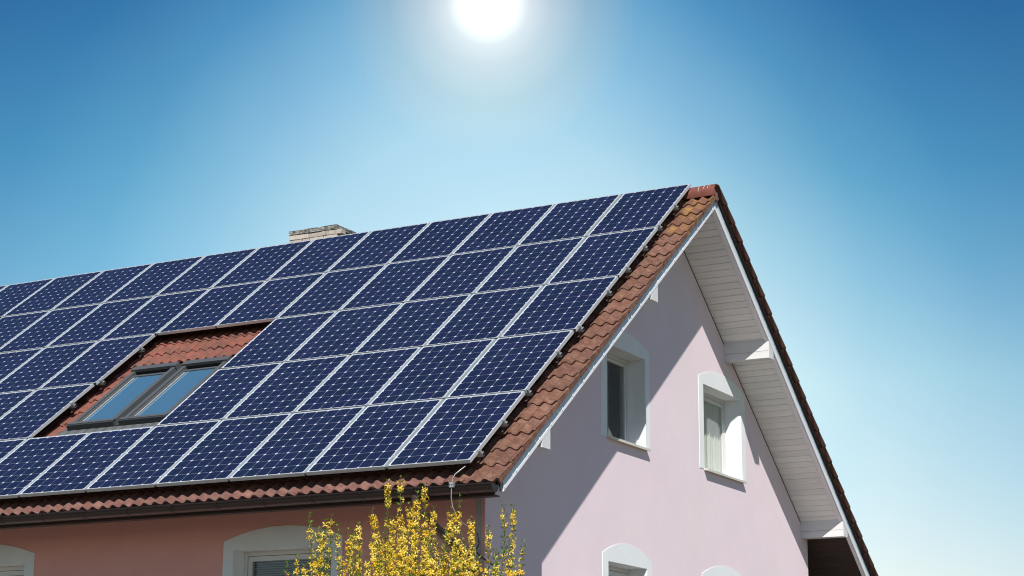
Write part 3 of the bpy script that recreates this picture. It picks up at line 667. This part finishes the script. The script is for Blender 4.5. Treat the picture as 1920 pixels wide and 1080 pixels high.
# ------------------------------------------------------------ solar panels
VB = [0, 1.4764, 2.9450, 4.3941, 5.8583, 7.2894]
US = [-.006, -.010, .012, .018, -.002]
PWD, PL = .980, 1.446
mb = MB(); t_ = .011
for a, b in (((0, 0), (PWD, t_)), ((0, PL - t_), (PWD, PL)), ((0, t_), (t_, PL - t_)), ((PWD - t_, t_), (PWD, PL - t_))):
    mb.box((a[0], a[1], -.040), (b[0], b[1], 0), M['alu'])
frame_me = mb.mesh('panel_frame')
mb = MB(); mb.box((t_, t_, -.012), (PWD - t_, PL - t_, -.0035), M['backsheet']); mb.box((t_, t_, -.018), (PWD - t_, PL - t_, -.0125), M['seal']); sheet_me = mb.mesh('backsheet')  # black layer added below the white sheet to cut bounce light underneath
mb = MB(); mb.box((PWD + .001, 0, -.030), (PWD + .0285, PL, -.007), M['joint']); strip_me = mb.mesh('joint_strip')
mb = MB(); mb.box((.002, -.0232, -.022), (PWD - .002, -.0006, -.0025), M['seal']); gap_shade_me = mb.mesh('gap_shade_strip')  # black strip added in the row gaps to stand for their shade
cw = .1555; g_ = .0040; ch_ = .0165
a = (cw - .0) / 2 - g_ / 2 + .0012
def octo(z): return [(-a + ch_, -a, z), (a - ch_, -a, z), (a, -a + ch_, z), (a, a - ch_, z), (a - ch_, a, z), (-a + ch_, a, z), (-a, a - ch_, z), (-a, -a + ch_, z)]
mb = MB(); mb.add(octo(.0) + octo(-.0006), [(0, 1, 2, 3, 4, 5, 6, 7)] + [(k, 8 + k, 8 + (k + 1) % 8, (k + 1) % 8) for k in range(8)], M['cell']); cell_me = mb.mesh('solar_cell')
ordn = ['first', 'second', 'third', 'fourth', 'fifth', 'sixth', 'seventh', 'eighth', 'ninth', 'tenth', 'eleventh', 'twelfth', 'thirteenth', 'fourteenth', 'fifteenth']
rown = ['bottom', 'second from bottom', 'middle', 'second from top', 'top']
ncol = [8, 9, 10, 11, 13]
PXc = (PWD - 6 * (cw + .0012)) / 2; PYc = (PL - 9 * (cw + .0012)) / 2
pitch = cw + .0012
GRP = 'solar panels covering the front roof slope'
for j in range(5):
    for i in range(ncol[j]):
        if j in (1, 2) and i in (5, 6): continue
        x1 = -i * 1.01 + US[j] - (.012 if i else 0); v0 = VB[j] + (.012 if j else 0); v1 = VB[j + 1] - (.012 if j < 4 else 0)
        if j == 0: lab = ['blue solar panel at the bottom right corner of the array, above the eaves corner', None][0] if i == 0 else None
        else: lab = None
        if j == 4 and i == 0: lab = 'blue solar panel at the top right corner of the array, beside the ridge tiles'
        if j == 4 and i == 12: lab = 'blue solar panel at the left edge of the picture in the top row'
        if j in (1, 2) and i == 4: lab = 'blue solar panel just right of the roof windows, %s one of two' % ('lower' if j == 1 else 'upper')
        if j in (1, 2) and i == 7: lab = 'blue solar panel just left of the roof windows, %s one of two' % ('lower' if j == 1 else 'upper')
        if j == 3 and i in (5, 6): lab = 'blue solar panel directly above the %s roof window' % ('right' if i == 5 else 'left')
        if not lab: lab = 'blue solar panel in the %s row, %s from the right' % (rown[j], ordn[i]) + (' counting the gap' if j in (1, 2) and i > 6 else '')
        p = thing('solar_panel', lab, 'solar panel', LR(x1 - PWD, v0, random.uniform(-.0015, .0015)), (TH, 0, 0), GRP)
        p.scale = (1, (v1 - v0) / PL, 1)
        link('frame', frame_me, p); link('backsheet', sheet_me, p)
        if i and not (j in (1, 2) and i == 7): link('joint_strip', strip_me, p)
        if j and not (i in (5, 6) and j == 3): link('gap_shade_strip', gap_shade_me, p)
        for r in range(9):
            for q in range(6):
                link('solar_cell', cell_me, p, (PXc + pitch * (q + .5), PYc + pitch * (r + .5), -.0028))
# rails with end clamps
RV = [.212, .842, 1.52, 2.418, 3.05, 4.0, 4.66, 5.30, 5.93, 6.59]
mbc = MB(); mbc.box((0, -.02, -.030), (.030, .02, -.006), M['alu_rail']); mbc.box((.0, -.018, -.006), (.016, .018, .0035), M['alu']); mbc.tube([(.016, 0, -.02), (.016, 0, .003)], .007, M['bolt'], 6)
clamp_me = mbc.mesh('end_clamp')
mbc = MB(); mbc.box((-.011, -.022, -.010), (.011, .022, .0025), M['alu']); mbc.tube([(0, 0, .0), (0, 0, .0075)], .0065, M['bolt'], 6); mid_me = mbc.mesh('mid_clamp')
mbc = MB(); mbc.box((-.015, -.018, -.125), (.015, .018, -.082), M['clay']); mbc.box((-.015, -.05, -.134), (.015, .018, -.1255), M['clay']); hook_me = mbc.mesh('roof_hook')
side = ['lower', 'upper']
for n_, v in enumerate(RV):
    j = max(k for k in range(5) if VB[k] <= v + .03); j = min(j, 4)
    segs = [(US[j] - ncol[j] * 1.01 - .1, US[j] + .045)]
    if j in (1, 2): segs = [(US[j] - 5.04, US[j] + .045), (US[j] - ncol[j] * 1.01, US[j] - 7.03 + .0)]
    for sgi, (xa, xb) in enumerate(segs):
        lab = '%s aluminium rail under the %s panel row%s' % (side[n_ % 2], rown[j], '' if len(segs) == 1 else (', right of the roof windows' if sgi == 0 else ', left of the roof windows'))
        r_ = thing('mounting_rail', lab, 'rail', LR(xb, v, 0), (TH, 0, 0), 'aluminium rails the panels are fixed to')
        mb = MB(); mb.box((xa - xb, -.02, -.081), (0, .02, -.041), M['alu_rail']); mb.box((0, -.016, -.075), (.002, .016, -.047), M['seal']); mb.build('rail', r_)
        link('end_clamp', clamp_me, r_, (-.045, 0, 0))
        for kk in range(int((xb - xa) / 1.01) + 1):
            k0 = kk + (7 if sgi == 1 else 0)
            if kk > 0 and k0 < ncol[j] and not (sgi == 0 and len(segs) == 2 and k0 > 4): link('mid_clamp', mid_me, r_, (-k0 * 1.01 + US[j] - .003 - xb, 0, 0))
        k = 0; xh = -.075
        while xh > xa - xb: link('roof_hook', hook_me, r_, (xh, 0, 0)); xh -= .9

# ------------------------------------------------------------ forsythia in front of the corner
rng = random.Random(11)
bush = thing('forsythia_bush', 'tall forsythia with upright wands of yellow flowers in front of the house corner', 'shrub', (4.85, -9.0, 0))
BO = Vector((4.85, -9.0, 0))
CAMP = Vector((9.267, -15.949, 1.598)); foc = 3459.26
def ptat(px, py, dist):
    d = fw + rt * ((px - 960) / foc) - up * ((py - 540) / foc); return CAMP + d * dist
tips = [(539, 1052), (556, 1040), (582, 960), (597, 989), (607, 973), (617, 964), (635, 984), (651, 991), (663, 993), (673, 980), (697, 956), (699, 1007), (728, 899), (754, 893), (767, 943), (739, 967), (781, 922), (799, 906), (814, 949), (844, 950), (834, 989), (863, 929), (881, 969), (898, 1044), (917, 985), (927, 1030), (944, 946), (962, 947), (957, 1006), (979, 1014), (935, 1038),
        (712, 1015), (720, 990), (748, 1000), (760, 985), (775, 1000), (790, 985), (806, 1000), (820, 1010), (852, 1010), (868, 1000), (875, 1025), (888, 1030), (735, 1030), (690, 1045), (675, 1040), (770, 1035), (800, 1040), (845, 1045), (662, 1050), (640, 1045), (570, 1058), (612, 1050), (862, 1052), (965, 1062), (910, 1062), (715, 1050), (785, 1060), (822, 1050), (750, 1055), (878, 1062), (590, 1040)]
def flower_mesh(name, seed, tone):
    r = random.Random(seed); mb = MB()
    for k in range(4):
        a = k * math.pi / 2 + r.uniform(-.2, .2); ln = r.uniform(.014, .0175); w_ = r.uniform(.0022, .0030); dr = r.uniform(.25, .75)
        u = Vector((math.cos(a), math.sin(a), 0)); s = Vector((-math.sin(a), math.cos(a), 0)); tw = r.uniform(-.25, .25)
        z1, z2 = -.0 + .003, ln * -.0
        p0 = u * .001; p1 = u * ln * .45 + Vector((0, 0, .006 * (1 - dr))); p2 = u * ln * .85 + Vector((0, 0, .004 - .008 * dr)); p3 = u * ln + Vector((0, 0, .003 - .012 * dr))
        t = Vector((0, 0, w_ * tw))
        mb.add([p0 - s * w_ * .45, p0 + s * w_ * .45, p1 + s * w_ + t, p1 - s * w_ - t, p2 + s * w_ * .85 + t, p2 - s * w_ * .85 - t, p3 + s * w_ * .25, p3 - s * w_ * .25], [(0, 1, 2, 3), (3, 2, 4, 5), (5, 4, 6, 7)], M[tone], False)
    mb.tube([(0, 0, -.008), (0, 0, .001)], [.0012, .0022], M['petal'], 4, False)
    return mb
fls = [flower_mesh('flower', k, 'petal') for k in range(5)]; flm = [f.mesh('flower') for f in fls]
leafp = []
def leaf(mb, p, d, ln, w_):
    d = d.normalized(); s = d.cross(Vector((0, 0, 1)));
    if s.length < .1: s = Vector((1, 0, 0))
    s.normalize(); n_ = s.cross(d)
    q = [p, p + d * ln * .45 + s * w_ + n_ * .001, p + d * ln + n_ * -.002, p + d * ln * .45 - s * w_ + n_ * .001, p + d * ln * .5 - n_ * w_ * .35]
    mb.add(q, [(0, 1, 4), (1, 2, 4), (2, 3, 4), (3, 0, 4)], M['leaf'])
leaves = MB(); restf = MB(); nfl = 0; cand = []
for ti, (tx, ty) in enumerate(tips):
    dist = 8.25 + rng.uniform(-.42, .42) + (.25 if ti > 30 else 0)
    T = ptat(tx, ty, dist)
    lean = Vector((rng.uniform(-.05, .05), rng.uniform(-.05, .05), 0)) + Vector((T.x - BO.x, T.y - BO.y, 0)) * .10
    if ti in (10, 11): lean += rt * -.12
    base = Vector((BO.x + (T.x - BO.x) * .22 + rng.uniform(-.12, .12), BO.y + (T.y - BO.y) * .22 + rng.uniform(-.12, .12), 0))
    mid = Vector((T.x, T.y, T.z)) - Vector((lean.x, lean.y, 1.0)).normalized() * (T.z * .5)
    pts = []
    for k in range(25):
        t = k / 24; pts.append(base * (1 - t) ** 2 + mid * 2 * t * (1 - t) + T * t * t)
    dens = .40 if ti <= 9 or ti in (24, 26, 27, 28, 29, 30, 23, 25) else .78
    wob = rng.uniform(0, 6)
    pts = [p + (rt * math.sin(wob + p.z * 9) + Vector((0, 1, 0)) * math.cos(wob * 2 + p.z * 7)) * .006 for p in pts]
    mb = MB(); mb.tube([p - BO for p in pts], [.0075 * (1 - .84 * k / 24) for k in range(25)], M['bark'], 6); mb.build('branch', bush)
    # nodes from the tip down
    Ltot = sum((pts[k + 1] - pts[k]).length for k in range(24)); s = .006; ph = rng.uniform(0, 6); node = 0
    gaps = rng.uniform(0, 100)
    while s < Ltot * .72:
        r_ = s; k = 24
        while k > 0 and r_ > (pts[k] - pts[k - 1]).length: r_ -= (pts[k] - pts[k - 1]).length; k -= 1
        if k == 0: break
        ax_ = (pts[k] - pts[k - 1]).normalized(); p = pts[k] - ax_ * r_
        vis = p.z > 2.15; node += 1; ph += math.pi / 2 + rng.uniform(-.3, .3)
        side_ = ax_.orthogonal().normalized(); o2 = ax_.cross(side_)
        greeny = math.sin(gaps + s * 17) + .5 * math.sin(gaps * 2.3 + s * 41)
        for q in range(2):
            a_ = ph + q * math.pi; out = side_ * math.cos(a_) + o2 * math.sin(a_)
            nl = (3 if greeny < 0.2 else 6) if vis else 1
            for _ in range(nl):
                dd = out + ax_ * rng.uniform(.5, 1.6) + Vector((rng.uniform(-.4, .4), rng.uniform(-.4, .4), 0)); ln = rng.uniform(.014, .024) * (1.0 if s > .03 else .8)
                leaf(leaves, p - BO + out * .003, dd, ln, ln * .20)
            if s < .022: continue
            nf = 0
            pr_ = dens * (1.0 if greeny < .45 else .22)
            for _ in range(3 if vis else 1):
                if rng.random() < pr_: nf += 1
            for _ in range(nf):
                out2 = (out + Vector((rng.uniform(-.8, .8), rng.uniform(-.8, .8), rng.uniform(-.9, .35)))).normalized()
                pos = p + out2 * rng.uniform(.008, .016); cand.append((pos, out2, rng.random()))
        s += rng.uniform(.019, .027) if vis else .06
cand.sort(key=lambda c: (c[0] - CAMP).length if c[0].z > 2.33 else 99)
for k, (pos, out2, r0) in enumerate(cand):
    qt = out2.to_track_quat('Z', 'Y') @ Matrix.Rotation(r0 * 6.28, 3, 'Z').to_quaternion(); sc = .74 + .34 * ((r0 * 7.3) % 1)
    if k < 300: link('flower', flm[k % 5], bush, pos - BO, qt.to_euler(), (sc,) * 3)
    else:
        f = fls[k % 5]; mt = Matrix.Translation(pos - BO) @ qt.to_matrix().to_4x4() @ Matrix.Scale(sc, 4); restf.add([mt @ Vector(v) for v in f.v], f.f, M['petal'])
restf.build('flowers', bush, kind='stuff'); leaves.build('leaves', bush, kind='stuff')
print('tiles', nt_, 'flowers', len(cand), 'objects', len(bpy.data.objects))
